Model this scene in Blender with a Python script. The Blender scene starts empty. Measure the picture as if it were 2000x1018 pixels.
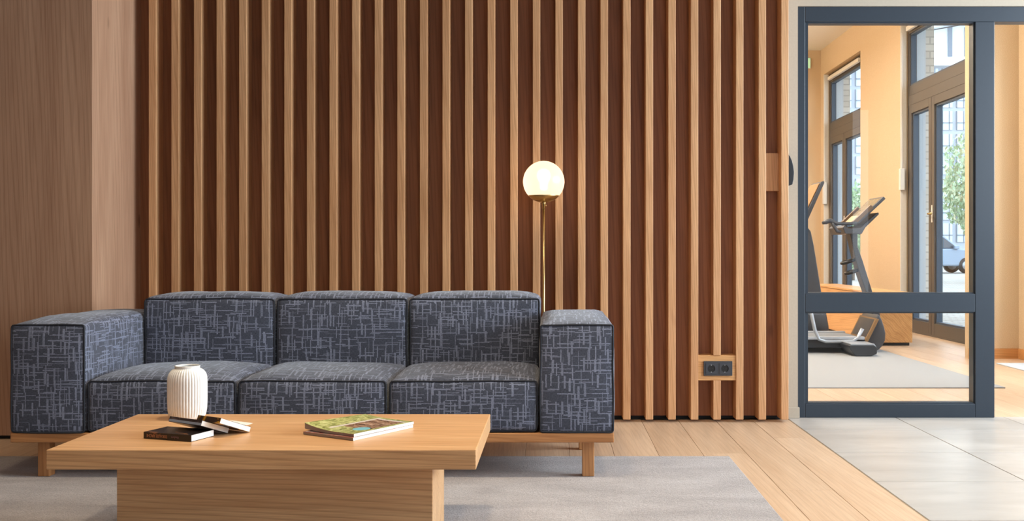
import bpy, bmesh, math, random
from mathutils import Vector, Matrix, Euler, noise as mnoise
random.seed(7)
S = bpy.context.scene
COL = S.collection
PI = math.pi

# ------------------------------------------------------------------ camera, world, lights, exposure
F = 2050.0            # focal length in pixels of the 2000 px wide frame
CH = 0.89             # camera height
VX, VY = 1085.0, 491.0
cam = bpy.data.cameras.new('camera')
cam.sensor_width = 36.0
cam.lens = 36.0 * F / 2000.0
cam.shift_x = -(VX - 1000.0) / 2000.0
cam.shift_y = -(509.0 - VY) / 2000.0
cam.clip_end = 500
cam_o = bpy.data.objects.new('camera', cam)
cam_o.location = (0, 0, CH)
cam_o.rotation_euler = (PI / 2, 0, 0)
COL.objects.link(cam_o)
S.camera = cam_o

w = bpy.data.worlds.new('overcast_sky'); S.world = w; w.use_nodes = True
bg = w.node_tree.nodes['Background']
bg.inputs[0].default_value = (0.74, 0.87, 1.0, 1)
bg.inputs[1].default_value = 3.4

S.view_settings.view_transform = 'Standard'
S.view_settings.look = 'None'
S.view_settings.gamma = 1.0
S.view_settings.use_curve_mapping = False
S.view_settings.exposure = 0.0


def area(name, loc, direction, sx, sy, power, color, spread=PI):
    l = bpy.data.lights.new(name, 'AREA')
    l.shape = 'RECTANGLE'; l.size = sx; l.size_y = sy
    l.energy = power; l.color = color; l.spread = spread
    o = bpy.data.objects.new(name, l)
    o.location = loc
    o.rotation_euler = Vector(direction).to_track_quat('-Z', 'Y').to_euler()
    COL.objects.link(o)
    return o


DAY = (0.81, 0.915, 1.0)
WARM = (1.0, 0.84, 0.62)
AMBER = (1.0, 0.60, 0.34)
# daylight area lights added in unseen window openings of wall_east, wall_rear and wall_right
area('unseen_window_light', (4.68, 4.65, 1.90), (-1, 0, 0), 3.2, 1.5, 345, DAY)
area('unseen_window_light', (4.68, 2.60, 1.90), (-1, 0, 0), 3.2, 2.0, 225, DAY)
area('unseen_window_light', (1.85, -3.44, 1.75), (0, 1, 0), 2.6, 2.9, 6, DAY)
area('unseen_window_light', (3.92, 7.25, 1.75), (-1, 0, 0), 2.9, 2.1, 70, DAY)
# recessed warm ceiling lamps
for (lx, ly, lp, lc) in ((-1.4, 3.35, 9, WARM), (-0.3, 3.35, 18, WARM), (0.9, 3.35, 10, WARM),
                         (-2.6, 0.9, 1.5, AMBER), (-0.9, 0.9, 7, AMBER), (0.9, 0.9, 7, AMBER)):
    area('ceiling_lamp_light', (lx, ly, 3.80), (0, 0, -1), 0.3, 0.3, lp, lc, math.radians(95 if ly > 2 else 150))
for (lx, ly, lp) in ((1.35, 8.0, 90), (1.35, 11.0, 90), (1.35, 14.0, 60)):
    area('gym_lamp_light', (lx, ly, 3.40), (0, 0, -1), 0.5, 1.6, lp * .62, (1.0, 0.96, 0.90))
    area('gym_ceiling_fill', (lx, ly, 3.44), (0, 0, 1), 0.5, 1.6, lp * .9, (1.0, 0.96, 0.90))  # upward light added only to brighten the gym ceiling


# ------------------------------------------------------------------ helpers
def c(r, g, b):
    f = lambda v: (v / 255 / 12.92) if v / 255 <= 0.04045 else (((v / 255) + 0.055) / 1.055) ** 2.4
    return (f(r), f(g), f(b), 1.0)


def PX(px, d):
    return (px - VX) * d / F


def PZ(py, d):
    return CH - (py - VY) * d / F


def obj(name, data, mat=None, parent=None):
    o = bpy.data.objects.new(name, data)
    COL.objects.link(o)
    if mat is not None and data is not None and not data.materials:
        data.materials.append(mat)
    if parent is not None:
        o.parent = parent
    return o


def bm_obj(name, bm, mat=None, parent=None, smooth=False):
    me = bpy.data.meshes.new(name)
    bmesh.ops.recalc_face_normals(bm, faces=bm.faces)
    bm.to_mesh(me); bm.free()
    if smooth:
        for p in me.polygons:
            p.use_smooth = True
    return obj(name, me, mat, parent)


def tag(o, label=None, cat=None, group=None, kind=None):
    if label: o['label'] = label
    if cat: o['category'] = cat
    if group: o['group'] = group
    if kind: o['kind'] = kind
    return o


def empty(name, loc=(0, 0, 0)):
    o = bpy.data.objects.new(name, None)
    o.location = loc
    o.empty_display_size = 0.1
    COL.objects.link(o)
    return o


def pbox(bm, x0, x1, y0, y1, z0, z1, bev=0.0, seg=2):
    r = bmesh.ops.create_cube(bm, size=1.0)
    vs = r['verts']
    for v in vs:
        v.co = Vector((x0 + (v.co.x + .5) * (x1 - x0), y0 + (v.co.y + .5) * (y1 - y0), z0 + (v.co.z + .5) * (z1 - z0)))
    if bev > 0:
        es = list({e for v in vs for e in v.link_edges})
        bmesh.ops.bevel(bm, geom=es, offset=bev, segments=seg, profile=0.5, affect='EDGES')


def box(name, x0, x1, y0, y1, z0, z1, mat, parent=None, bev=0.0, seg=2):
    bm = bmesh.new()
    pbox(bm, x0, x1, y0, y1, z0, z1, bev, seg)
    return bm_obj(name, bm, mat, parent)


def local_box(name, x0, x1, y0, y1, z0, z1, mat, parent, bev=0.0, seg=2):
    """box with its own origin in the centre (parent at the world origin)"""
    cx, cy, cz = (x0 + x1) / 2, (y0 + y1) / 2, (z0 + z1) / 2
    o = box(name, x0 - cx, x1 - cx, y0 - cy, y1 - cy, z0 - cz, z1 - cz, mat, parent, bev, seg)
    o.location = (cx, cy, cz)
    return o


def prism(name, poly, y0, y1, mat, parent=None, bev=0.0, smooth=False):
    """polygon in (x, z) extruded along y"""
    bm = bmesh.new()
    a = [bm.verts.new((x, y0, z)) for x, z in poly]
    b = [bm.verts.new((x, y1, z)) for x, z in poly]
    bm.faces.new(a); bm.faces.new(b[::-1])
    n = len(poly)
    for i in range(n):
        bm.faces.new((a[i], b[i], b[(i + 1) % n], a[(i + 1) % n]))
    bmesh.ops.recalc_face_normals(bm, faces=bm.faces)
    if bev:
        bmesh.ops.bevel(bm, geom=list(bm.edges), offset=bev, segments=2, profile=0.5, affect='EDGES')
    return bm_obj(name, bm, mat, parent, smooth)


def ptube(bm, pts, r, n=10, closed=False):
    pts = [Vector(p) for p in pts]
    m = len(pts)
    rings = []
    up = Vector((0, 0, 1))
    prev = None
    for i, p in enumerate(pts):
        if closed:
            t = (pts[(i + 1) % m] - pts[i - 1]).normalized()
        else:
            t = (pts[min(i + 1, m - 1)] - pts[max(i - 1, 0)]).normalized()
        if prev is None:
            a = up if abs(t.dot(up)) < .9 else Vector((1, 0, 0))
            nrm = t.cross(a).normalized()
        else:
            nrm = (prev - t * prev.dot(t)).normalized()
        prev = nrm
        bn = t.cross(nrm)
        rr = r[i] if isinstance(r, (list, tuple)) else r
        rings.append([bm.verts.new(p + rr * (math.cos(2 * PI * k / n) * nrm + math.sin(2 * PI * k / n) * bn)) for k in range(n)])
    for i in range(m if closed else m - 1):
        A, B = rings[i], rings[(i + 1) % m]
        off = 0
        if closed and i == m - 1:
            off = min(range(n), key=lambda q: (B[q].co - A[0].co).length)
        for k in range(n):
            bm.faces.new((A[k], A[(k + 1) % n], B[(k + 1 + off) % n], B[(k + off) % n]))
    if not closed:
        bm.faces.new(rings[0][::-1]); bm.faces.new(rings[-1])


def tube(name, pts, r, mat, parent=None, n=10, closed=False):
    bm = bmesh.new()
    ptube(bm, pts, r, n, closed)
    return bm_obj(name, bm, mat, parent, True)


def lathe(name, prof, mat, parent=None, n=48, loc=(0, 0, 0), flutes=0, depth=0.0, zr=None):
    """profile [(r, z)] revolved about z; r = 0 closes it"""
    bm = bmesh.new()
    rings = []
    for r, z in prof:
        if r < 1e-6:
            rings.append([bm.verts.new((0, 0, z))])
        else:
            ring = []
            for k in range(n):
                a = 2 * PI * k / n
                rr = r
                if flutes and zr and zr[0] <= z <= zr[1]:
                    rr = r - depth * (1 - abs(math.sin(flutes * a / 2))) ** 1.5
                ring.append(bm.verts.new((rr * math.cos(a), rr * math.sin(a), z)))
            rings.append(ring)
    for A, B in zip(rings, rings[1:]):
        if len(A) == 1 and len(B) == 1:
            continue
        if len(A) == 1:
            for k in range(n): bm.faces.new((A[0], B[k], B[(k + 1) % n]))
        elif len(B) == 1:
            for k in range(n): bm.faces.new((A[k], A[(k + 1) % n], B[0]))
        else:
            for k in range(n): bm.faces.new((A[k], A[(k + 1) % n], B[(k + 1) % n], B[k]))
    o = bm_obj(name, bm, mat, parent, True)
    o.location = loc
    return o


def text_mesh(name, body, size, mat, parent, matrix, extrude=0.0002, sx=1.0):
    cu = bpy.data.curves.new(name, 'FONT')
    cu.body = body; cu.size = size; cu.extrude = extrude
    cu.align_x = 'CENTER'; cu.align_y = 'CENTER'
    t = bpy.data.objects.new(name, cu)
    COL.objects.link(t)
    bpy.context.view_layer.update()
    me = bpy.data.meshes.new_from_object(t.evaluated_get(bpy.context.evaluated_depsgraph_get()))
    bpy.data.objects.remove(t)
    me.transform(Matrix.Diagonal((sx, 1, 1, 1)))
    me.transform(matrix)
    me.materials.clear()
    return obj(name, me, mat, parent)


# ------------------------------------------------------------------ materials
class N:
    """tiny node-tree writer"""
    def __init__(self, name):
        self.m = bpy.data.materials.new(name)
        self.m.use_nodes = True
        self.t = self.m.node_tree
        self.b = self.t.nodes['Principled BSDF']
        self.out = self.t.nodes['Material Output']

    def n(self, typ, **kw):
        nd = self.t.nodes.new(typ)
        for k, v in kw.items():
            setattr(nd, k, v)
        return nd

    def link(self, a, b):
        self.t.links.new(a, b)

    def setin(self, nd, idx, v):
        if isinstance(v, bpy.types.NodeSocket):
            self.link(v, nd.inputs[idx])
        else:
            nd.inputs[idx].default_value = v

    def math(self, op, a, b=0.0, c_=None):
        nd = self.n('ShaderNodeMath', operation=op)
        self.setin(nd, 0, a); self.setin(nd, 1, b)
        if c_ is not None: self.setin(nd, 2, c_)
        return nd.outputs[0]

    def mix(self, fac, a, b, mode='MIX'):
        nd = self.n('ShaderNodeMix', data_type='RGBA', blend_type=mode)
        self.setin(nd, 0, fac); self.setin(nd, 6, a); self.setin(nd, 7, b)
        return nd.outputs[2]

    def ramp(self, fac, stops):
        nd = self.n('ShaderNodeValToRGB')
        el = nd.color_ramp.elements
        while len(el) > 1: el.remove(el[0])
        el[0].position = stops[0][0]; el[0].color = stops[0][1]
        for p, col in stops[1:]:
            e = el.new(p); e.color = col
        self.link(fac, nd.inputs[0])
        return nd.outputs[0]

    def mapping(self, vec, scale, loc=(0, 0, 0)):
        nd = self.n('ShaderNodeMapping')
        self.link(vec, nd.inputs[0])
        nd.inputs['Location'].default_value = loc
        nd.inputs['Scale'].default_value = scale
        return nd.outputs[0]

    def noise(self, vec, scale=1.0, detail=4.0, rough=.5, dist=0.0):
        nd = self.n('ShaderNodeTexNoise')
        if vec is not None: self.link(vec, nd.inputs['Vector'])
        nd.inputs['Scale'].default_value = scale
        nd.inputs['Detail'].default_value = detail
        nd.inputs['Roughness'].default_value = rough
        nd.inputs['Distortion'].default_value = dist
        return nd.outputs['Fac']

    def bump(self, h, strength, dist=0.002):
        nd = self.n('ShaderNodeBump')
        nd.inputs['Strength'].default_value = strength
        nd.inputs['Distance'].default_value = dist
        self.link(h, nd.inputs['Height'])
        self.link(nd.outputs[0], self.b.inputs['Normal'])

    def base(self, v): self.setin(self.b, 'Base Color', v)


def flat(name, col, rough=.5, metal=0.0, spec=.5, bump=None):
    n = N(name)
    n.b.inputs['Base Color'].default_value = col
    n.b.inputs['Roughness'].default_value = rough
    n.b.inputs['Metallic'].default_value = metal
    n.b.inputs['Specular IOR Level'].default_value = spec
    tc = n.n('ShaderNodeTexCoord')
    k = n.noise(tc.outputs['Object'], bump[0] if bump else 60, 3)
    lo = tuple(x * .94 for x in col[:3]) + (1,)
    n.base(n.ramp(k, [(.3, lo), (.7, col)]))
    if bump: n.bump(k, bump[1], 0.002)
    return n.m


def wood(name, light, dark, axis='Z', sc=1.0, rough=.42, fine=.35, cath=.35, tone=.10, spec=.35, knots=0.0, grow=.6):
    n = N(name)
    tc = n.n('ShaderNodeTexCoord')
    oi = n.n('ShaderNodeObjectInfo')
    rnd = n.math('MULTIPLY', oi.outputs['Random'], 61.0)
    comb = n.n('ShaderNodeCombineXYZ')
    for i in range(3): n.link(rnd, comb.inputs[i])
    add = n.n('ShaderNodeVectorMath', operation='ADD')
    n.link(tc.outputs['Object'], add.inputs[0]); n.link(comb.outputs[0], add.inputs[1])
    v = add.outputs[0]

    def sca(al, ac):
        return tuple(al if 'XYZ'[i] == axis else ac for i in range(3))
    big = n.noise(n.mapping(v, sca(.55 * sc, 7.0 * sc)), 1.0, 6, .55, .7)
    wv = n.n('ShaderNodeTexWave', wave_type='BANDS', bands_direction='DIAGONAL')
    n.link(n.mapping(v, sca(.5 * sc, 5.0 * sc)), wv.inputs['Vector'])
    wv.inputs['Scale'].default_value = 2.2
    wv.inputs['Distortion'].default_value = 9.0
    wv.inputs['Detail'].default_value = 2.5
    wv.inputs['Detail Scale'].default_value = .8
    fn = n.noise(n.mapping(v, sca(5.0 * sc, 240.0 * sc)), 1.0, 3, .6)
    mid = tuple((a + b) / 2 for a, b in zip(light, dark))
    col = n.ramp(big, [(.28, dark), (.5, mid), (.68, light)])
    wr = n.ramp(wv.outputs['Fac'], [(.0, dark), (.45, light)])
    col = n.mix(cath, col, wr)
    w2 = n.n('ShaderNodeTexWave', wave_type='BANDS', bands_direction='DIAGONAL', wave_profile='SAW')
    n.link(n.mapping(v, sca(.22 * sc, 5.0 * sc)), w2.inputs['Vector'])
    w2.inputs['Scale'].default_value = 6.5
    w2.inputs['Distortion'].default_value = 16.0
    w2.inputs['Detail'].default_value = 2.0
    w2.inputs['Detail Scale'].default_value = .22
    lines = n.ramp(w2.outputs['Fac'], [(0.0, (.74, .68, .62, 1)), (.3, (1, 1, 1, 1)), (.86, (1, 1, 1, 1)), (1.0, (.74, .68, .62, 1))])
    col = n.mix(grow, col, n.mix(1.0, col, lines, 'MULTIPLY'))
    fr = n.ramp(fn, [(.33, (.62, .56, .5, 1)), (.6, (1.05, 1.03, 1.0, 1))])
    col = n.mix(fine, col, n.mix(1.0, col, fr, 'MULTIPLY'))
    tn = n.math('ADD', 1.0 - tone, n.math('MULTIPLY', oi.outputs['Random'], 2 * tone))
    tcol = n.n('ShaderNodeCombineXYZ')
    for i in range(3): n.link(tn, tcol.inputs[i])
    col = n.mix(1.0, col, tcol.outputs[0], 'MULTIPLY')
    if knots:
        vo = n.n('ShaderNodeTexVoronoi')
        n.link(n.mapping(v, sca(.9, 2.4)), vo.inputs['Vector'])
        vo.inputs['Scale'].default_value = 1.6
        kn = n.ramp(vo.outputs['Distance'], [(.02, (.25, .18, .14, 1)), (.07, (1, 1, 1, 1))])
        col = n.mix(knots, col, n.mix(1.0, col, kn, 'MULTIPLY'))
    n.base(col)
    n.b.inputs['Roughness'].default_value = rough
    n.b.inputs['Specular IOR Level'].default_value = spec
    n.bump(fn, .12, .001)
    return n.m


def fabric():
    n = N('sofa_weave')
    uv = n.n('ShaderNodeUVMap')
    wob = n.noise(n.mapping(uv.outputs[0], (1, 1, 1)), 60, 2)
    sep = n.n('ShaderNodeSeparateXYZ'); n.link(uv.outputs[0], sep.inputs[0])
    wo = n.math('MULTIPLY', n.math('SUBTRACT', wob, .5), .003)
    U = n.math('ADD', sep.outputs[0], wo)
    V = n.math('ADD', sep.outputs[1], wo)

    def strokes(u, v, fu, fv, width, thr, seed):
        su = n.math('MULTIPLY', u, fu)
        col = n.math('FLOOR', su); fr = n.math('FRACT', su)
        w1 = n.n('ShaderNodeTexWhiteNoise', noise_dimensions='1D')
        n.link(n.math('ADD', col, seed), w1.inputs['W'])
        vv = n.math('ADD', n.math('MULTIPLY', v, fv), n.math('MULTIPLY', w1.outputs['Value'], 17.3))
        cell = n.math('FLOOR', vv)
        w2 = n.n('ShaderNodeTexWhiteNoise', noise_dimensions='3D')
        cb = n.n('ShaderNodeCombineXYZ')
        n.link(col, cb.inputs[0]); n.link(cell, cb.inputs[1]); cb.inputs[2].default_value = seed
        n.link(cb.outputs[0], w2.inputs['Vector'])
        on = n.math('GREATER_THAN', w2.outputs['Value'], thr)
        sc_ = n.n('ShaderNodeSeparateColor'); n.link(w2.outputs['Color'], sc_.inputs[0])
        wd = n.math('MULTIPLY', n.math('ADD', n.math('MULTIPLY', sc_.outputs[1], .75), .25), width)
        # every stroke sits at its own place within its column
        pos = n.math('MULTIPLY', sc_.outputs[2], n.math('SUBTRACT', 1.0, wd))
        ins = n.math('MULTIPLY', n.math('GREATER_THAN', fr, pos), n.math('LESS_THAN', fr, n.math('ADD', pos, wd)))
        amp = n.math('ADD', .5, n.math('MULTIPLY', sc_.outputs[0], .5))
        return n.math('MULTIPLY', n.math('MULTIPLY', on, ins), amp)
    a = strokes(U, V, 50, 20, .46, .46, 3.0)
    b = strokes(U, V, 34, 14, .20, .42, 9.0)
    d = strokes(V, U, 66, 15, .34, .50, 21.0)
    e = strokes(V, U, 48, 22, .22, .48, 33.0)
    m = n.math('MAXIMUM', n.math('MAXIMUM', a, b), n.math('MAXIMUM', d, e))
    # warp / weft fibres
    wf = n.noise(n.mapping(uv.outputs[0], (900, 110, 1)), 1, 2)
    wg = n.noise(n.mapping(uv.outputs[0], (110, 900, 1)), 1, 2)
    fib = n.math('MULTIPLY', n.math('ADD', wf, wg), .5)
    basec = n.ramp(fib, [(.38, c(44, 49, 62)), (.62, c(84, 89, 104))])
    strk = n.ramp(fib, [(.38, c(110, 118, 140)), (.62, c(152, 159, 180))])
    mm = n.math('MULTIPLY', m, n.math('ADD', .45, n.math('MULTIPLY', fib, .7)))
    n.base(n.mix(mm, basec, strk))
    n.b.inputs['Roughness'].default_value = .75
    n.b.inputs['Specular IOR Level'].default_value = .3
    n.b.inputs['Sheen Weight'].default_value = .25
    n.b.inputs['Sheen Roughness'].default_value = .45
    n.bump(n.math('ADD', fib, n.math('MULTIPLY', m, .5)), .35, .0015)
    return n.m


def glass(name, tint=(1, 1, 1, 1), refl=1.0):
    n = N(name)
    t = n.t
    t.nodes.remove(n.b)
    tr = n.n('ShaderNodeBsdfTransparent'); tr.inputs[0].default_value = tint
    gl = n.n('ShaderNodeBsdfGlossy'); gl.inputs['Roughness'].default_value = 0.0
    fr = n.n('ShaderNodeFresnel'); fr.inputs[0].default_value = 1.45
    mx = n.n('ShaderNodeMixShader')
    ge_ = n.n('ShaderNodeNewGeometry')       # reflect on the entry face only: the pane does not refract
    n.link(n.math('MULTIPLY', n.math('MULTIPLY', fr.outputs[0], refl), n.math('SUBTRACT', 1.0, ge_.outputs['Backfacing'])), mx.inputs[0])
    n.link(tr.outputs[0], mx.inputs[1]); n.link(gl.outputs[0], mx.inputs[2])
    n.link(mx.outputs[0], n.out.inputs[0])
    return n.m


def emit(name, col, strength):
    n = N(name)
    n.b.inputs['Base Color'].default_value = (.8, .8, .8, 1)
    n.b.inputs['Emission Color'].default_value = col
    n.b.inputs['Emission Strength'].default_value = strength
    return n.m


M = {}
M['slat'] = wood('oak_slat', c(216, 170, 126), c(184, 134, 92), 'Z', 1.6, .45, .4, .2, .06, grow=.7)
M['backing'] = wood('stained_backing', c(160, 104, 68), c(130, 82, 52), 'Z', .9, .5, .3, .3, .05, knots=.35)
M['panel'] = wood('pale_oak_panel', c(196, 158, 130), c(168, 128, 102), 'Z', .9, .5, .35, .12, .03, knots=.7, grow=.6)
M['plank'] = wood('oak_floor_plank', c(212, 184, 156), c(194, 162, 132), 'Y', .9, .38, .3, .2, .04, knots=.15, grow=.35)
M['table'] = wood('oak_table', c(224, 180, 132), c(200, 150, 102), 'X', 1.1, .35, .45, .2, .03, grow=.75)
M['sofawood'] = wood('oak_sofa_base', c(200, 146, 96), c(168, 114, 70), 'X', 1.3, .35, .3, .3, .03)
M['sofaleg'] = wood('oak_sofa_leg', c(200, 146, 96), c(168, 114, 70), 'Z', 1.3, .35, .3, .3, .03)
M['bench'] = wood('oak_bench', c(226, 178, 122), c(204, 152, 98), 'Y', .8, .35, .25, .4, .03)
M['fabric'] = fabric()
M['piping'] = flat('navy_piping', c(30, 34, 44), .7)
M['plaster'] = flat('cream_plaster', c(172, 161, 145), .85, bump=(90, .05))
M['white'] = flat('white_paint', c(232, 228, 220), .8)
M['ceil'] = flat('ceiling_paint', c(158, 150, 140), .85)
M['lobbywall'] = flat('lobby_paint', c(142, 108, 80), .85)
M['steel'] = flat('slate_blue_coat', c(34, 44, 55), .38, 0.0, .5)
M['black'] = flat('black_plastic', c(28, 29, 33), .4)
M['outlet'] = flat('anthracite_plastic', c(52, 54, 60), .35)
M['hole'] = flat('dark_recess', c(10, 10, 11), .6)
M['brass'] = flat('brushed_brass', c(206, 176, 120), .28, 1.0)
M['ceramic'] = flat('white_glaze', c(236, 236, 232), .16, 0, .6)
M['paper'] = flat('book_paper', c(240, 238, 232), .9)
M['plinth'] = flat('black_plinth', c(18, 17, 17), .6)
M['gymgrey'] = flat('machine_grey', c(64, 66, 72), .4)
M['silver'] = flat('machine_silver', c(176, 180, 186), .35, .6)
M['winframe'] = flat('bronze_window_frame', c(88, 82, 76), .45)
M['whiteplastic'] = flat('white_plastic', c(224, 220, 212), .4)
M['gasket'] = flat('blue_grey_gasket', c(70, 82, 98), .5)
M['palemetal'] = flat('pale_sheet_metal', c(196, 202, 208), .5)
M['glass'] = glass('clear_glass')
M['extglass'] = glass('window_glass', (.96, .99, 1, 1), .7)


def cork():
    n = N('cork_wallpaper')
    tc = n.n('ShaderNodeTexCoord')
    a = n.noise(n.mapping(tc.outputs['Object'], (140, 140, 260)), 1, 3, .6)
    col = n.ramp(a, [(.3, c(198, 172, 138)), (.7, c(218, 196, 164))])
    n.base(col); n.b.inputs['Roughness'].default_value = .9
    n.bump(a, .2, .001)
    return n.m


M['cork'] = cork()


def tile_m():
    n = N('porcelain_tile')
    tc = n.n('ShaderNodeTexCoord'); oi = n.n('ShaderNodeObjectInfo')
    cb = n.n('ShaderNodeCombineXYZ')
    n.link(n.math('MULTIPLY', oi.outputs['Random'], 40), cb.inputs[0])
    ad = n.n('ShaderNodeVectorMath', operation='ADD')
    n.link(tc.outputs['Object'], ad.inputs[0]); n.link(cb.outputs[0], ad.inputs[1])
    a = n.noise(n.mapping(ad.outputs[0], (2.0, 6, 2)), 1, 6, .6, .6)
    n.base(n.ramp(a, [(.3, c(163, 158, 152)), (.5, c(175, 170, 164)), (.7, c(186, 181, 175))]))
    n.b.inputs['Roughness'].default_value = .32
    return n.m


M['tile'] = tile_m()
M['grout'] = flat('grout', c(150, 128, 100), .9)
M['subfloor'] = flat('dark_joint', c(140, 114, 88), .9)


def rug_m():
    n = N('rug_pile')
    tc = n.n('ShaderNodeTexCoord')
    o = tc.outputs['Object']
    big = n.noise(n.mapping(o, (3, 7, 1)), 1, 4, .6, .5)
    fine = n.noise(o, 210, 3, .7)
    med = n.noise(o, 70, 2, .6)
    col = n.ramp(big, [(.3, c(156, 146, 143)), (.55, c(176, 167, 164)), (.75, c(190, 182, 180))])
    fr = n.ramp(fine, [(.34, (.55, .55, .55, 1)), (.62, (1.1, 1.1, 1.1, 1))])
    n.base(n.mix(.8, col, n.mix(1.0, col, fr, 'MULTIPLY')))
    n.b.inputs['Roughness'].default_value = .95
    n.b.inputs['Specular IOR Level'].default_value = .1
    n.b.inputs['Sheen Weight'].default_value = .4
    n.bump(n.math('ADD', fine, n.math('MULTIPLY', med, .6)), .9, .006)
    return n.m


M['rug'] = rug_m()


def brick_m():
    n = N('pale_brick')
    tc = n.n('ShaderNodeTexCoord')
    sep = n.n('ShaderNodeSeparateXYZ'); n.link(tc.outputs['Object'], sep.inputs[0])
    cb = n.n('ShaderNodeCombineXYZ')
    n.link(n.math('ADD', sep.outputs[0], sep.outputs[1]), cb.inputs[0]); n.link(sep.outputs[2], cb.inputs[1])
    bt = n.n('ShaderNodeTexBrick')
    n.link(cb.outputs[0], bt.inputs['Vector'])
    bt.inputs['Color1'].default_value = c(214, 208, 198); bt.inputs['Color2'].default_value = c(198, 191, 181)
    bt.inputs['Mortar'].default_value = c(176, 170, 162)
    bt.inputs['Scale'].default_value = 1.0
    bt.inputs['Mortar Size'].default_value = .008
    bt.inputs['Brick Width'].default_value = .25; bt.inputs['Row Height'].default_value = .08
    n.base(bt.outputs['Color']); n.b.inputs['Roughness'].default_value = .9
    return n.m


M['brick'] = brick_m()

# ------------------------------------------------------------------ structure: floor
Y_SLAT, Y_BACK, Y_WALL = 5.45, 5.55, 5.60
XW = 3.84           # inner face of the facade wall
XG = 3.97           # window plane
CEIL = 3.82
Y_END = 15.2
X_TILE = 1.231
PW = 0.195
XE = 4.6            # unseen lobby facade, set here so its window light fades across the slats
bm = bmesh.new()
pbox(bm, -5.0, XE, -3.5, 5.64, -0.10, -0.006)
pbox(bm, .8, 4.22, 5.64, Y_END + .2, -0.10, -0.006)
floor = bm_obj('floor', bm, M['subfloor'])
tag(floor, kind='structure')
meshes = {}


def slab(name, x0, x1, y0, y1, mat, parent, gap=.0007, bev=.0008, z0=-.006, z1=0.0):
    k = (name, round(x1 - x0, 3), round(y1 - y0, 3))
    if k not in meshes:
        bm = bmesh.new()
        hx, hy = (x1 - x0) / 2 - gap, (y1 - y0) / 2 - gap
        pbox(bm, -hx, hx, -hy, hy, z0, z1, 0)
        es = [e for e in bm.edges if all(v.co.z > z1 - 1e-6 for v in e.verts)]
        bmesh.ops.bevel(bm, geom=es, offset=bev, segments=1, affect='EDGES')
        me = bpy.data.meshes.new(name)
        bmesh.ops.recalc_face_normals(bm, faces=bm.faces)
        bm.to_mesh(me); bm.free(); me.materials.append(mat)
        meshes[k] = me
    o = bpy.data.objects.new(name, meshes[k])
    COL.objects.link(o); o.parent = parent
    o.location = ((x0 + x1) / 2, (y0 + y1) / 2, 0)
    return o


# lobby planks (run away from the camera)
rp = random.Random(3)
k = 0
x1 = X_TILE
while x1 > -4.2:
    x0 = x1 - PW
    y = 1.2 + (k * 0.71) % 1.6 - 1.6
    end = Y_BACK
    while y < end - .02:
        L = 1.8
        ya, yb = max(y, .6), min(y + L, end)
        if yb - ya > .05:
            slab('plank', x0, x1, round(ya, 2), round(yb, 2), M['plank'], floor)
        y += L
    x1 = x0; k += 1
# tiles
tx = X_TILE + .004
for i in range(10):
    xa, xb = tx + i * .585, min(tx + (i + 1) * .585, XE)
    for j in range(-6, 2):
        ya, yb = 4.64 + j * .585, min(4.64 + (j + 1) * .585, 5.64)
        slab('tile', xa, xb, round(ya, 3), round(yb, 3), M['tile'], floor, gap=.0024, bev=.001)
box('grout_strip', X_TILE, X_TILE + .004, .6, 5.55, -.006, -.0005, M['grout'], floor)
# gym planks
k = 0
x0 = 0.9
while x0 < XG - .01:
    xb = min(x0 + PW, XG)
    y = 5.64 - (k * .83) % 1.8
    while y < Y_END - .02:
        ya, yb = max(y, 5.64), min(y + 2.0, Y_END)
        if yb - ya > .05:
            slab('plank', x0, xb, round(ya, 2), round(yb, 2), M['plank'], floor)
        y += 2.0
    x0 += PW; k += 1

ceiling = box('ceiling', -5.0, XE + .2, -3.5, Y_END + .2, CEIL, CEIL + .1, M['ceil']); tag(ceiling, kind='structure')
tag(box('ceiling_gym', .9, XW, 5.72, Y_END, CEIL - .02, CEIL - .001, M['white']), kind='structure')
# ------------------------------------------------------------------ walls
wb = box('wall_back', -2.6, 1.212, Y_BACK, 5.70, .021, CEIL, M['backing']); tag(wb, kind='structure')
wg0 = box('baseboard_back', -2.2, 1.20, 5.58, 5.68, 0, .021, M['plinth']); tag(wg0, kind='structure')
PITCH, SWD = .1173, .0393
X_S0 = -2.113
bmS = bmesh.new(); pbox(bmS, -SWD / 2, SWD / 2, 0, .1, .015, CEIL, .0024, 2)
meS = bpy.data.meshes.new('slat'); bmS.to_mesh(meS); bmS.free(); meS.materials.append(M['slat'])
d_s = Y_SLAT
z_bt, z_bb = PZ(694.5, d_s), PZ(743.5, d_s)      # outlet mounting block
for i in range(29):
    xa = X_S0 + i * PITCH
    if i == 25:
        box('slat', xa, xa + SWD, Y_SLAT, Y_BACK, .015, z_bb, M['slat'], wb, .0018)
        box('slat', xa, xa + SWD, Y_SLAT, Y_BACK, z_bt, CEIL, M['slat'], wb, .0018)
        continue
    o = bpy.data.objects.new('slat', meS); COL.objects.link(o); o.parent = wb
    o.location = (xa + SWD / 2, Y_SLAT, 0)
M['blockw'] = wood('oak_block', c(214, 165, 112), c(178, 126, 78), 'X', 1.6, .45, .35, .3, .02)
xo0, xo1 = X_S0 + 24 * PITCH + SWD, X_S0 + 26 * PITCH
box('mounting_block', xo0, xo1, Y_SLAT + .006, Y_BACK, z_bb, z_bt, M['blockw'], wb, .001)
xm0, xm1 = X_S0 + 27 * PITCH + SWD, X_S0 + 28 * PITCH
box('mounting_block', xm0, xm1, Y_SLAT + .055, Y_BACK, PZ(373, 5.5), PZ(299, 5.5), M['slat'], wb, .001)

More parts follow.
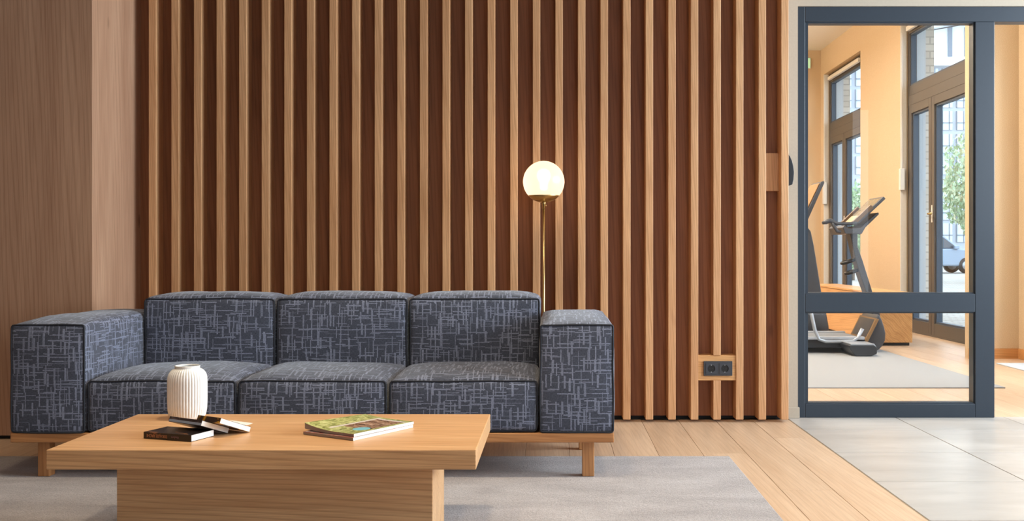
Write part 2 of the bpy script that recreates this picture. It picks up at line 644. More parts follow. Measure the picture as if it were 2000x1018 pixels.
wl = box('wall_left', -5.0, -2.194, 4.97, 5.70, .017, CEIL, M['panel'], None, .001); tag(wl, kind='structure')
bl = box('baseboard_left', -5.0, -2.215, 4.99, 5.60, 0, .017, M['plinth']); tag(bl, kind='structure')
ww = box('wall_west', -5.1, -5.0, -3.5, 4.97, 0, CEIL, M['lobbywall']); tag(ww, kind='structure')
bm = bmesh.new()
ops = ((.40, 3.30, .42, 3.08), (4.20, 4.45, .3, 2.9))
for xa, xb in ((-5.0, .40), (3.30, 4.20), (4.45, XE)): pbox(bm, xa, xb, -3.6, -3.5, 0, CEIL)
for xa, xb, za, zb in ops:
    pbox(bm, xa, xb, -3.6, -3.5, 0, za); pbox(bm, xa, xb, -3.6, -3.5, zb, CEIL)
wr_ = bm_obj('wall_rear', bm, M['lobbywall']); tag(wr_, kind='structure')
bm = bmesh.new()
for ya, yb in ((-3.6, 1.6), (3.6, 3.9), (5.4, 5.72)): pbox(bm, XE, XE + .2, ya, yb, 0, CEIL)
for ya, yb in ((1.6, 3.6), (3.9, 5.4)):  # unseen openings, placed for how their daylight falls
    pbox(bm, XE, XE + .2, ya, yb, 0, .3); pbox(bm, XE, XE + .2, ya, yb, 3.5, CEIL)
tag(bm_obj('wall_east', bm, M['lobbywall']), kind='structure')
# plaster wall carrying the glazed partition
bm = bmesh.new()
pbox(bm, 1.212, 1.293, Y_WALL, 5.72, 0, CEIL)
pbox(bm, 1.293, XE, Y_WALL, 5.72, 2.199, CEIL)
pbox(bm, 3.30, XE, Y_WALL, 5.72, 0, 2.199)
wp = bm_obj('wall_partition', bm, M['plaster']); tag(wp, kind='structure')
bp_ = box('baseboard_partition', 1.212, 1.300, 5.588, 5.612, 0, .058, M['plaster'], None, .002); tag(bp_, kind='structure')
gl_ = box('wall_gym', .8, .9, 5.70, Y_END, 0, CEIL, M['cork']); tag(gl_, kind='structure')
ge = box('wall_end', .8, 4.22, Y_END, Y_END + .15, 0, CEIL, M['cork']); tag(ge, kind='structure')

# facade wall with window openings (y0, y1)
WINS = [(6.2, 8.3), (8.85, 11.70), (13.22, 15.04)]
WTOP = 3.42
bmi = bmesh.new(); bmo = bmesh.new()
ys = [5.72] + [v for a in WINS for v in a] + [Y_END + .15]
for a, b in zip(ys[0::2], ys[1::2]):
    pbox(bmi, XW, XG, a, b, 0, CEIL)
    pbox(bmo, XG, 4.22, a, b, -.1, CEIL + .2)
for a, b in WINS:
    pbox(bmi, XW, XG, a, b, WTOP, CEIL)
    pbox(bmo, XG, 4.22, a, b, WTOP, CEIL + .2)
tag(bm_obj('wall_right', bmi, M['cork']), kind='structure')
tag(bm_obj('wall_outer', bmo, M['brick']), kind='structure')
pier = box('wall_pier', PX(1894, 8.7), XW, 8.70, 8.80, 0, CEIL, M['cork']); tag(pier, kind='structure')
M['base_oak'] = wood('oak_baseboard', c(214, 160, 104), c(186, 132, 82), 'X', 1, .4, .2, .2, .02)
tag(box('baseboard_pier', PX(1894, 8.7) - .012, XW, 8.688, 8.699, 0, .085, M['base_oak']), kind='structure')
tag(box('baseboard_right', XW - .012, XW, 5.75, 6.2, 0, .085, M['base_oak']), kind='structure')
tag(box('baseboard_right', XW - .012, XW, 8.3, 8.687, 0, .085, M['base_oak']), kind='structure')
tag(box('baseboard_right', XW - .012, XW, 11.72, 13.2, 0, .085, M['base_oak']), kind='structure')
tag(box('baseboard_end', .95, XW - .015, Y_END - .012, Y_END, 0, .085, M['base_oak']), kind='structure')


# ------------------------------------------------------------------ glazed partition
def window_root(name):
    e = empty(name); tag(e, kind='structure'); return e


w1 = window_root('window_1')
yf0, yf1 = 5.612, 5.692
A0, A1, A2, A3 = 1.293, 1.353, 2.232, 2.348
Z0, Z1, Z2, Z3, Z4, Z5 = 0.0, .074, .564, .663, 2.118, 2.199
st = M['steel']
box('stile', A0, A1 - .018, yf0, yf1, Z0, Z5, st, w1, .003)
box('stile', A2 + .012, A3, yf0, yf1, Z0, Z4, st, w1, .003)
box('top_rail', A1 - .018, 3.30, yf0, yf1, Z4, Z5, st, w1, .003)
box('stile', 3.24, 3.30, yf0, yf1, Z0, Z4, st, w1, .003)
box('bottom_rail', A1 - .018, A2 + .012, yf0, yf1, Z0, Z1, st, w1, .003)
box('middle_rail', A1 - .018, A2 + .012, yf0, yf1, Z2, Z3, st, w1, .003)
for za, zb in ((Z1, Z2), (Z3, Z4)):
    bm = bmesh.new()      # glazing bead ring, set back
    g = .018
    pbox(bm, A1 - .018, A1, yf0 + .012, yf1 - .01, za, zb)
    pbox(bm, A2 + .006, A2 + .012, yf0 + .012, yf1 - .01, za, zb)
    pbox(bm, A1, A2 + .006, yf0 + .012, yf1 - .01, za, za + .006)
    pbox(bm, A1, A2 + .006, yf0 + .012, yf1 - .01, zb - .006, zb)
    bm_obj('glazing_bead', bm, st, w1)
    box('pane', A1, A2 + .006, 5.668, 5.672, za + .006, zb - .006, M['glass'], w1)


# ------------------------------------------------------------------ facade windows
def pane_gasket(r, ya, yb, za, zb):
    bm = bmesh.new()
    g, xa, xb = .02, XG - .035, XG + .02
    pbox(bm, xa, xb, ya, ya + g, za, zb); pbox(bm, xa, xb, yb - g, yb, za, zb)
    pbox(bm, xa, xb, ya + g, yb - g, za, za + g); pbox(bm, xa, xb, ya + g, yb - g, zb - g, zb)
    bm_obj('gasket', bm, M['gasket'], r)


def facade_window(name, y0, y1, leaves, full=True):
    """leaves: list of (ya, yb) leaf bounds"""
    r = window_root(name)
    fr = M['winframe']
    xa, xb = XG - .045, XG + .035
    t = .07
    TR0, TR1 = 2.50, 2.72
    box('jamb', xa, xb, y0, y0 + t, 0, WTOP, fr, r, .002)
    box('jamb', xa, xb, y1 - t, y1, 0, WTOP, fr, r, .002)
    box('head', xa, xb, y0 + t, y1 - t, WTOP - .12, WTOP, fr, r, .002)
    box('transom', xa, xb, y0 + t, y1 - t, TR0 + .11, TR1, fr, r, .002)
    box('transom', xa - .012, xb, y0 + t, y1 - t, TR0, TR0 + .105, fr, r, .002)
    pane_gasket(r, y0 + t, y1 - t, TR1, WTOP - .12)
    box('pane', XG - .004, XG + .004, y0 + t, y1 - t, TR1, WTOP - .12, M['extglass'], r)
    for ya, yb in leaves:
        lf = .075
        leaf = box('leaf_stile', xa - .01, xb, ya, ya + lf, 0.02, TR0, fr, r, .002)
        box('leaf_stile', xa - .01, xb, yb - lf, yb, 0.02, TR0, fr, r, .002)
        box('leaf_rail', xa - .01, xb, ya + lf, yb - lf, .02, .14, fr, r, .002)
        box('leaf_rail', xa - .01, xb, ya + lf, yb - lf, TR0 - .09, TR0, fr, r, .002)
        pane_gasket(r, ya + lf, yb - lf, .14, TR0 - .09)
        box('pane', XG - .004, XG + .004, ya + lf, yb - lf, .14, TR0 - .09, M['extglass'], r)
    box('sill', xa - .01, xb, y0 + t, y1 - t, 0, .02, fr, r)
    return r


def lever(r, y, z):
    box('handle_plate', XG - .064, XG - .056, y - .015, y + .015, z - .09, z + .09, M['whiteplastic'], r, .002)
    bm = bmesh.new()
    ptube(bm, [(XG - .06, y, z), (XG - .105, y, z), (XG - .105, y - .11, z)], .010, 8)
    bm_obj('handle', bm, M['brass'], r, True)


facade_window('window_4', 6.2, 8.3, [(6.27, 7.25), (7.25, 8.23)])
w2 = facade_window('window_2', 8.85, 11.70, [(8.92, 10.93), (10.94, 11.63)])
lever(w2, 10.90, 1.28)
w3 = facade_window('window_3', 13.22, 15.04, [(13.29, 14.25), (14.26, 14.97)])
lever(w3, 14.22, 1.28)
# white plaster reveals and slim opener boxes
for (wn, y1, px, py) in ((w2, 11.70, 1773, 350), (w3, 15.04, 1616, 377)):
    box('reveal', XW + .002, XG - .06, y1 - .012, y1 + .001, 0, WTOP, M['white'], wn)
    box('opener_box', XW - .02, XW + .03, y1 - .075, y1 - .014, PZ(py + 22, y1), PZ(py - 20, y1), M['whiteplastic'], wn, .004)
    box('outer_reveal', XG + .036, XG + .15, y1 - .02, y1 - .001, .02, WTOP, M['palemetal'], wn)
    box('opener_rod', XW + .0, XW + .012, y1 - .05, y1 - .035, PZ(py - 20, y1), WTOP - .1, M['whiteplastic'], wn)
    box('opener_arm', XW + .03, XG - .06, y1 - 1.6, y1 - .1, WTOP - .10, WTOP - .05, M['whiteplastic'], wn, .004)

# ------------------------------------------------------------------ rug
RT = .012
rug_bm = bmesh.new()
pbox(rug_bm, -3.6, .745, 1.7, 4.50, .0005, RT, .004, 2)
rug = bm_obj('rug', rug_bm, M['rug'])
tag(rug, 'greige short-pile rug lying under the sofa front and coffee table', 'rug')


# ------------------------------------------------------------------ sofa
def cushion_fn(x0, x1, y0, y1, z0, z1, r, bul):
    cx, cy, cz = (x0 + x1) / 2, (y0 + y1) / 2, (z0 + z1) / 2
    h = Vector(((x1 - x0) / 2, (y1 - y0) / 2, (z1 - z0) / 2))

    def f(p, out=0.0):
        q = Vector([max(-(h[i] - r), min(h[i] - r, p[i])) for i in range(3)])
        d = p - q
        nrm = d.normalized() if d.length > 1e-7 else Vector((0, 0, 0))
        pos = q + nrm * (r + out)
        t = [p[i] / h[i] for i in range(3)]
        g = [1 - abs(v) ** 3.0 for v in t]
        px, nx, py, ny, pz, nz = bul
        pos = pos + Vector(((px if t[0] > 0 else nx) * t[0] * g[1] * g[2],
                            (py if t[1] > 0 else ny) * t[1] * g[0] * g[2],
                            (pz if t[2] > 0 else nz) * t[2] * (1 - abs(t[0]) ** 6) * (1 - abs(t[1]) ** 4)))
        wpos = pos + Vector((cx, cy, cz))
        k = mnoise.noise(wpos * 4.5) * .0055 + mnoise.noise(wpos * 13.0) * .0018
        return wpos + nrm * k
    return f, h


def coords(h, r, n):
    a = [-h, -h + r * .3, -h + r * .65, -h + r]
    m = [(-h + r) + (2 * h - 2 * r) * i / n for i in range(1, n)]
    return a + m + [-v for v in reversed(a)]


def cushion(name, x0, x1, y0, y1, z0, z1, parent, bul, r=.014, pipe=True):
    f, h = cushion_fn(x0, x1, y0, y1, z0, z1, r, bul)
    C = [coords(h[i], r, max(6, int(h[i] * 2 / .035))) for i in range(3)]
    bm = bmesh.new()
    uvl = bm.loops.layers.uv.new('UVMap')
    cache = {}

    def vert(p):
        k = tuple(round(v, 6) for v in p)
        if k not in cache:
            cache[k] = bm.verts.new(f(Vector(p)))
        return cache[k]
    ou, ov = random.random() * 3, random.random() * 3
    for ax in range(3):
        a1, a2 = [(1, 2), (0, 2), (0, 1)][ax]
        for s in (-1, 1):
            A, B = C[a1], C[a2]
            for i in range(len(A) - 1):
                for j in range(len(B) - 1):
                    cs = []
                    for (ii, jj) in ((i, j), (i + 1, j), (i + 1, j + 1), (i, j + 1)):
                        p = [0, 0, 0]; p[ax] = s * h[ax]; p[a1] = A[ii]; p[a2] = B[jj]
                        cs.append(tuple(p))
                    fc = bm.faces.new([vert(p) for p in cs])
                    fc.smooth = True
                    for lp, p in zip(fc.loops, cs):
                        lp[uvl].uv = (p[a1] + ou + ax * .37, p[a2] + ov + s * .21)
    o = bm_obj(name, bm, M['fabric'], parent)
    if pipe:
        pts = []
        X, Z = C[0], C[2]
        y = -h[1]
        for x in X: pts.append(f(Vector((x, y, -h[2])), .003))
        for z in Z[1:]: pts.append(f(Vector((h[0], y, z)), .003))
        for x in reversed(X[:-1]): pts.append(f(Vector((x, y, h[2])), .003))
        for z in reversed(Z[1:-1]): pts.append(f(Vector((-h[0], y, z)), .003))
        # drop near-duplicate points in the corners
        q = [pts[0]]
        for p in pts[1:]:
            if (p - q[-1]).length > .004: q.append(p)
        tube('piping', q, .0036, M['piping'], o, 6, True)
    return o


sofa = empty('sofa', (-.94, 4.5, 0))
tag(sofa, 'blue-grey three-seat sofa with crosshatch weave on low oak base', 'sofa')


def sofa_part(o):
    o.location = o.location - sofa.location
    return o


s_parts = []
SX0, SX1 = -2.105, .226
YF = 4.05
s_parts.append(box('base_frame', SX0, SX1, YF, 4.94, .151, .188, M['sofawood'], sofa, .004))
for xa in (-2.018, .104):
    for ya in (4.09, 4.70):
        zb = RT if ya < 4.5 else 0.0
        s_parts.append(box('leg', xa, xa + .047, ya, ya + .047, zb, .151, M['sofaleg'], sofa, .003))
AW = .287
s_parts.append(cushion('armrest', SX0 + .002, SX0 + AW, YF, 4.93, .189, .607, sofa, (.004, .016, .004, .006, .024, 0)))
s_parts.append(cushion('armrest', SX1 - AW, SX1 - .002, YF, 4.93, .189, .607, sofa, (.016, .004, .004, .006, .024, 0)))
xs0, xs1 = SX0 + AW + .004, SX1 - AW - .004
sw = (xs1 - xs0) / 3
for i in range(3):
    xa, xb = xs0 + i * sw + .003, xs0 + (i + 1) * sw - .003
    s_parts.append(cushion('seat_cushion', xa, xb, YF + .004, 4.612, .189, .392, sofa, (.001, .001, 0, .010, .028, 0), .022))
    s_parts.append(cushion('back_cushion', xa, xb, 4.618, 4.93, .189, .684, sofa, (.001, .001, .006, .014, .024, 0), .022))
for o in s_parts:
    sofa_part(o)

# ------------------------------------------------------------------ coffee table
ct = empty('coffee_table', (-.83, 3.28, 0))
tag(ct, 'low rectangular oak coffee table with thick top on a block base', 'table')
TZ = .33
TX0, TX1, TY0, TY1 = -1.436, -.224, 2.958, 3.61
for o in (box('tabletop', TX0, TX1, TY0, TY1, TZ - .056, TZ, M['table'], ct, .0025),
          box('base', -1.289, -.361, 3.083, 3.40, RT + .0005, TZ - .056, M['table'], ct, .002)):
    o.location = o.location - ct.location

# ------------------------------------------------------------------ vase
vz = .177
prof = [(0, .0), (.050, 0), (.0555, .004), (.0595, .012), (.0630, .03), (.0644, .06), (.0644, .10), (.0643, .128),
        (.0630, .140), (.0598, .150), (.0540, .1585), (.0475, .164), (.0420, .1665), (.0402, .169), (.0408, .1735), (.0412, .1755), (.0405, .177),
        (.0385, .1765), (.0375, .172), (.0420, .165), (.0520, .150), (.0580, .12), (.0560, .03), (0, .01)]
pf = []
for a, b in zip(prof, prof[1:]):
    n_ = 3 if abs(a[1] - b[1]) > .006 else 1
    for q in range(n_):
        pf.append((a[0] + (b[0] - a[0]) * q / n_, a[1] + (b[1] - a[1]) * q / n_))
pf.append(prof[-1])
nout = next(i for i, p in enumerate(pf) if abs(p[1] - .177) < 1e-6)


def fluted_vase():
    n = 384
    bm = bmesh.new(); rings = []
    for i, (r, z) in enumerate(pf):
        if r < 1e-6:
            rings.append([bm.verts.new((0, 0, z))]); continue
        ring = []
        for k in range(n):
            a = 2 * PI * k / n
            rr = r
            if i < nout and .006 < z < .169:
                fade = min(1, (z - .006) / .01, (.169 - z) / .012)
                rr -= .0024 * fade * (1 - abs(math.sin(42 * a / 2))) ** 1.4
            ring.append(bm.verts.new((rr * math.cos(a), rr * math.sin(a), z)))
        rings.append(ring)
    for A, B in zip(rings, rings[1:]):
        if len(A) == 1:
            for k in range(n): bm.faces.new((A[0], B[k], B[(k + 1) % n]))
        elif len(B) == 1:
            for k in range(n): bm.faces.new((A[k], A[(k + 1) % n], B[0]))
        else:
            for k in range(n): bm.faces.new((A[k], A[(k + 1) % n], B[(k + 1) % n], B[k]))
    return bm_obj('vase', bm, M['ceramic'], None, True)


vase = fluted_vase()
vase.location = (-1.2345, 3.52, TZ + .0005)
tag(vase, 'white glazed vase with vertical flutes standing behind the paperbacks', 'vase')


# ------------------------------------------------------------------ books
def cover_mat(name, base, spots, scale=18):
    n = N(name)
    tc = n.n('ShaderNodeTexCoord')
    k = n.noise(n.mapping(tc.outputs['Object'], (1, 1, 1), (base[0] * 7, base[1] * 5, 0)), scale, 4, .6, 1.0)
    n.base(n.ramp(k, [(.0, base)] + spots))
    n.b.inputs['Roughness'].default_value = .3
    return n.m


M['cov1'] = cover_mat('black_cover', c(24, 20, 20), [(.58, c(30, 24, 24)), (.64, c(120, 76, 48)), (.72, c(176, 128, 90))])
M['cov2'] = cover_mat('charcoal_cover', c(44, 38, 40), [(.52, c(52, 42, 44)), (.7, c(108, 92, 92))], 30)
M['cov3'] = cover_mat('umber_cover', c(40, 32, 32), [(.48, c(58, 42, 36)), (.56, c(206, 150, 40)), (.68, c(176, 110, 60))], 26)
M['ink'] = flat('copper_ink', c(176, 120, 84), .5)
M['ink2'] = flat('mauve_ink', c(120, 88, 92), .5)
M['silverink'] = flat('silver_band', c(150, 160, 178), .35)
M['darkink'] = flat('dark_ink', c(26, 24, 28), .5)


def book(label, L, W, T, cov, loc, yaw, roll, cat='book', group='paperbacks on the coffee table'):
    """local x: along the spine, y: spine -> fore-edge, z: up; origin = lower spine corner at the x = L end"""
    r = empty('paperback_book', loc)
    r.rotation_euler = (Matrix.Rotation(yaw, 3, 'Z') @ Matrix.Rotation(roll, 3, 'X')).to_euler()
    tag(r, label, cat, group)
    ct_ = .0007
    box('page_block', -L + .001, 0, ct_, W - .001, ct_, T - ct_, M['paper'], r, .0008)
    bm = bmesh.new()
    pbox(bm, -L, 0.0004, 0, W, 0, ct_)
    pbox(bm, -L, 0.0004, 0, W, T - ct_, T)
    pbox(bm, -L, 0.0004, -.0004, ct_, 0, T)
    bm_obj('cover', bm, cov, r)
    return r


ROT_SPINE = Matrix.Rotation(PI / 2, 4, 'X')
B1 = (-1.069, 3.080, TZ + .0006)
b1 = book('black paperback lying flat, lowest of the three paperbacks by the vase', .172, .104, .0195, M['cov1'], B1, math.radians(-19.6), 0)
UPS = Matrix.Rotation(PI, 4, 'Z')
text_mesh('spine_title', 'EISKALTE RACHE', .0125, M['ink'], b1, Matrix.Translation((-.124, -.0006, .0100)) @ ROT_SPINE @ UPS, .0002, .80)
text_mesh('spine_author', 'Elisabeth', .0085, M['ink2'], b1, Matrix.Translation((-.058, -.0006, .0096)) @ ROT_SPINE @ UPS, .0002, .9)
b2 = book('charcoal paperback with silver spine stripe leaning on the flat black one', .150, .108, .0165, M['cov2'], (-1.0606, 3.137, TZ + .038), math.radians(-33), math.radians(-20.1))
box('spine_stripe', -.149, 0, -.0008, -.0003, .0012, .0085, M['silverink'], b2)
b3 = book('small dark paperback with orange cover blotches, topmost and rightmost of the three', .105, .122, .0165, M['cov3'], (-1.007, 3.146, TZ + .044), math.radians(-33), math.radians(-20.7))
# curled cover edge of the topmost book
bm = bmesh.new()
prev = None
for i in range(9):
    t = i / 8
    y = .088 + .037 * t
    z = .0168 + .012 * t ** 2.2
    row = [bm.verts.new((-.104, y, z)), bm.verts.new((-.001, y, z)), bm.verts.new((-.001, y, z + .0006)), bm.verts.new((-.104, y, z + .0006))]
    if prev:
        for k in range(4): bm.faces.new((prev[k], prev[(k + 1) % 4], row[(k + 1) % 4], row[k]))
    else: bm.faces.new(row[::-1])
    prev = row
bm.faces.new(prev)
bm_obj('curled_page', bm, M['paper'], b3, False)


# ------------------------------------------------------------------ magazines
def garden_cover():
    n = N('garden_magazine_cover')
    uv = n.n('ShaderNodeUVMap'); sep = n.n('ShaderNodeSeparateXYZ'); n.link(uv.outputs[0], sep.inputs[0])
    U, V = sep.outputs[0], sep.outputs[1]
    leaf = n.noise(n.mapping(uv.outputs[0], (16, 9, 1)), 1, 5, .65, 1.5)
    green = n.ramp(leaf, [(.3, c(66, 70, 42)), (.42, c(126, 130, 70)), (.55, c(182, 184, 114)), (.7, c(222, 218, 170))])
    leaf2 = n.noise(n.mapping(uv.outputs[0], (9, 20, 1), (3, 1, 0)), 1, 4, .6, 1.2)
    brown = n.ramp(leaf2, [(.32, c(30, 22, 18)), (.45, c(96, 66, 46)), (.58, c(180, 140, 110)), (.7, c(206, 190, 180))])

    def rect(u0, u1, v0, v1):
        a = n.math('MULTIPLY', n.math('GREATER_THAN', U, u0), n.math('LESS_THAN', U, u1))
        b = n.math('MULTIPLY', n.math('GREATER_THAN', V, v0), n.math('LESS_THAN', V, v1))
        return n.math('MULTIPLY', a, b)
    col = n.mix(rect(.08, .62, .30, .92), green, brown)
    col = n.mix(rect(.60, .66, .12, .95), col, c(208, 198, 186))
    col = n.mix(rect(.05, .62, .88, .93), col, c(206, 196, 190))
    # blue oval near the spine
    du = n.math('DIVIDE', n.math('SUBTRACT', U, .22), .12); dv = n.math('DIVIDE', n.math('SUBTRACT', V, .30), .11)
    ov = n.math('LESS_THAN', n.math('ADD', n.math('MULTIPLY', du, du), n.math('MULTIPLY', dv, dv)), 1.0)
    col = n.mix(ov, col, c(120, 190, 204))
    n.base(col)
    n.b.inputs['Roughness'].default_value = .28
    return n.m


M['mag1'] = garden_cover()
M['mag2'] = cover_mat('brown_magazine_cover', c(120, 100, 90), [(.45, c(150, 130, 118)), (.55, c(160, 60, 50)), (.62, c(210, 200, 190))], 14)


def magazine(label, L, W, T, curl, cov, loc, yaw):
    """x: spine direction, y: away from the spine (to the left); spine face at y = 0"""
    r = empty('magazine', loc)
    r.rotation_euler = (0, 0, yaw)
    tag(r, label, 'magazine', 'magazines on the coffee table')
    NY, NX = 16, 10

    def lift(u, v):
        return curl * max(0, (u - .35) / .65) ** 2 * (1 - .55 * v)
    def sheet(name, z0, z1, mat, lo_lift, inset=0.0):
        bm = bmesh.new(); uvl = bm.loops.layers.uv.new('UVMap')
        g = {}
        for i in range(NX + 1):
            for j in range(NY + 1):
                v, u = i / NX, j / NY
                x = inset + (L - 2 * inset) * v; y = inset + (W - 2 * inset) * u
                g[i, j, 1] = bm.verts.new((x, y, z1 + lift(u, v)))
                g[i, j, 0] = bm.verts.new((x, y, z0 + lift(u, v) * lo_lift))
        def face(ks):
            fc = bm.faces.new([g[k_] for k_ in ks])
            for lp, k_ in zip(fc.loops, ks): lp[uvl].uv = (k_[1] / NY, k_[0] / NX)
        for i in range(NX):
            for j in range(NY):
                face([(i, j, 1), (i + 1, j, 1), (i + 1, j + 1, 1), (i, j + 1, 1)])
                face([(i, j, 0), (i, j + 1, 0), (i + 1, j + 1, 0), (i + 1, j, 0)])
        for i in range(NX):
            for j in (0, NY): face([(i, j, 0), (i + 1, j, 0), (i + 1, j, 1), (i, j, 1)])
        for j in range(NY):
            for i in (0, NX): face([(i, j, 0), (i, j + 1, 0), (i, j + 1, 1), (i, j, 1)])
        return bm_obj(name, bm, mat, r)
    sheet('page_block', .0004, T - .0006, M['pagegrey'], .35, .001)
    sheet('cover', T - .0005, T, cov, 1.0)
    box('spine', 0, L, -.0006, .0004, 0, T, M['paper'], r)
    return r


M['pagegrey'] = flat('magazine_page_edges', c(150, 134, 124), .8)
MYAW = math.radians(58.3)
magazine('brown-edged magazine lying under the green garden magazine', .275, .205, .0085, 0, M['mag2'], (-.597, 3.097, TZ + .0006), MYAW)
magazine('green garden magazine with white spine and curled corner on top', .272, .205, .0085, .016, M['mag1'], (-.598, 3.112, TZ + .0094), MYAW + math.radians(-.8))

# ------------------------------------------------------------------ floor lamp
LX, LY = PX(1062, 5.18), 5.18
GZ = PZ(355, 5.18); GR = 40.5 * 5.18 / F
lamp = empty('floor_lamp', (LX, LY, 0))
tag(lamp, 'brass floor lamp with lit frosted globe behind the sofa', 'lamp')
lathe('base', [(0, 0), (.12, 0), (.125, .003), (.125, .012), (.12, .016), (.01, .018), (0, .018)], M['brass'], lamp)
tube('pole', [(0, 0, .017), (0, 0, GZ - GR - .025)], .0060, M['brass'], lamp, 16)
lathe('joint', [(0, -.034), (.0085, -.034), (.0085, -.010), (.0105, -.009), (.0105, .000), (.006, .004), (0, .004)], M['brass'], lamp, 24, (0, 0, GZ - GR))
bm = bmesh.new(); ptube(bm, [(.004, 0, GZ - GR - .016), (.013, -.002, GZ - GR - .016)], .0035, 10)
bm_obj('adjusting_knob', bm, M['brass'], lamp, True)
zc = -(382 - 355) / 40.5            # cap edge as a fraction of the radius
ac = math.asin(zc)
cap = [(0, -GR - .0012)] + [((GR + .0012) * math.cos(a), (GR + .0012) * math.sin(a)) for a in [(-PI / 2 + (ac + PI / 2) * i / 12) for i in range(1, 13)]]
cap += [((GR - .001) * math.cos(ac), (GR - .001) * math.sin(ac))]
lathe('brass_cup', cap, M['brass'], lamp, 64, (0, 0, GZ))


def frosted():
    n = N('opal_globe')
    t = n.t; t.nodes.remove(n.b)
    em = n.n('ShaderNodeEmission'); em.inputs[0].default_value = (1.0, .74, .48, 1); em.inputs[1].default_value = .5
    tl = n.n('ShaderNodeBsdfTranslucent'); tl.inputs[0].default_value = (1, .90, .77, 1)
    gl = n.n('ShaderNodeBsdfGlossy'); gl.inputs['Roughness'].default_value = .25
    rf = n.n('ShaderNodeBsdfRefraction'); rf.inputs['Roughness'].default_value = .55; rf.inputs['IOR'].default_value = 1.15
    rf.inputs['Color'].default_value = (1, .9, .76, 1)
    m1 = n.n('ShaderNodeMixShader'); m1.inputs[0].default_value = .5
    n.link(tl.outputs[0], m1.inputs[1]); n.link(rf.outputs[0], m1.inputs[2])
    m2 = n.n('ShaderNodeMixShader'); m2.inputs[0].default_value = .04
    n.link(m1.outputs[0], m2.inputs[1]); n.link(gl.outputs[0], m2.inputs[2])
    ad = n.n('ShaderNodeAddShader')
    n.link(m2.outputs[0], ad.inputs[0]); n.link(em.outputs[0], ad.inputs[1])
    n.link(ad.outputs[0], n.out.inputs[0])
    return n.m


globe = [(GR * math.cos(a), GR * math.sin(a)) for a in [ac + (PI / 2 - ac) * i / 28 for i in range(28)]] + [(0, GR)]
lathe('globe_shade', globe, frosted(), lamp, 64, (0, 0, GZ))
bulb = [(0, -.035), (.012, -.035), (.012, -.012), (.02, .004), (.026, .02), (.022, .036), (.012, .044), (0, .046)]
lathe('bulb', bulb, emit('bulb_glow', (1, .77, .55, 1), 12), lamp, 24, (0, 0, GZ + .004))

# ------------------------------------------------------------------ power outlet
yo = Y_SLAT + .006
ox0, ox1 = PX(1374, yo), PX(1430, yo)
oz0, oz1 = PZ(734, yo), PZ(705.5, yo)
outlet = empty('power_outlet', ((ox0 + ox1) / 2, yo, (oz0 + oz1) / 2))
tag(outlet, 'black double wall socket on oak block between the slats', 'socket')
hw, hh = (ox1 - ox0) / 2, (oz1 - oz0) / 2
box('frame', -hw, hw, -.008, 0, -hh, hh, M['outlet'], outlet, .0015)
for sx in (-1, 1):
    cxs = sx * hw * .47
    q = hh * .74
    bm = bmesh.new()
    N_ = 40; rr = hh * .52
    ring_f = [bm.verts.new((cxs + rr * math.cos(2 * PI * k / N_), -.011, rr * math.sin(2 * PI * k / N_))) for k in range(N_)]
    ring_b = [bm.verts.new((cxs + rr * math.cos(2 * PI * k / N_), -.0085, rr * math.sin(2 * PI * k / N_))) for k in range(N_)]
    sq = []
    for k in range(N_):
        a = 2 * PI * k / N_
        m_ = max(abs(math.cos(a)), abs(math.sin(a)))
        sq.append(bm.verts.new((cxs + q * math.cos(a) / m_, -.011, q * math.sin(a) / m_)))
    sb = [bm.verts.new((v.co.x, -.008, v.co.z)) for v in sq]
    for k in range(N_):
        k2 = (k + 1) % N_
        bm.faces.new((ring_f[k], ring_f[k2], sq[k2], sq[k]))
        bm.faces.new((ring_f[k], ring_b[k], ring_b[k2], ring_f[k2]))
        bm.faces.new((sq[k], sq[k2], sb[k2], sb[k]))
    soc = bm_obj('socket', bm, M['outlet'], outlet)
    bm = bmesh.new()
    vs = [bm.verts.new((cxs + rr * math.cos(2 * PI * k / N_), -.0086, rr * math.sin(2 * PI * k / N_))) for k in range(N_)]
    bm.faces.new(vs)
    bm_obj('recess', bm, M['hole'], soc)
    for sz in (-1, 1):
        box('earth_clip', cxs - .0025, cxs + .0025, -.0105, -.0087, sz * rr - .003, sz * rr + .003, M['silver'], soc)
        bm = bmesh.new()
        ptube(bm, [(cxs + sz * .0075, -.0087, 0), (cxs + sz * .0075, -.0092, 0)], .0024, 10)
        bm_obj('pin_hole', bm, M['black'], soc)

# ------------------------------------------------------------------ door reader on the last slat
yr = 5.49
prof = [(1541, 303), (1544, 307), (1547.5, 315), (1550, 325), (1551.5, 336), (1551.5, 341), (1550.5, 352), (1548.5, 361), (1541, 364)]
xr0 = X_S0 + 28 * PITCH + SWD + .0008
poly = [(xr0 + (a - 1541) / 11 * .0295, PZ(b, yr)) for a, b in prof]
rd = prism('door_reader', poly, 5.455, 5.535, M['black'], None, .0015)
tag(rd, 'curved black access reader on the side of the last slat', 'reader')

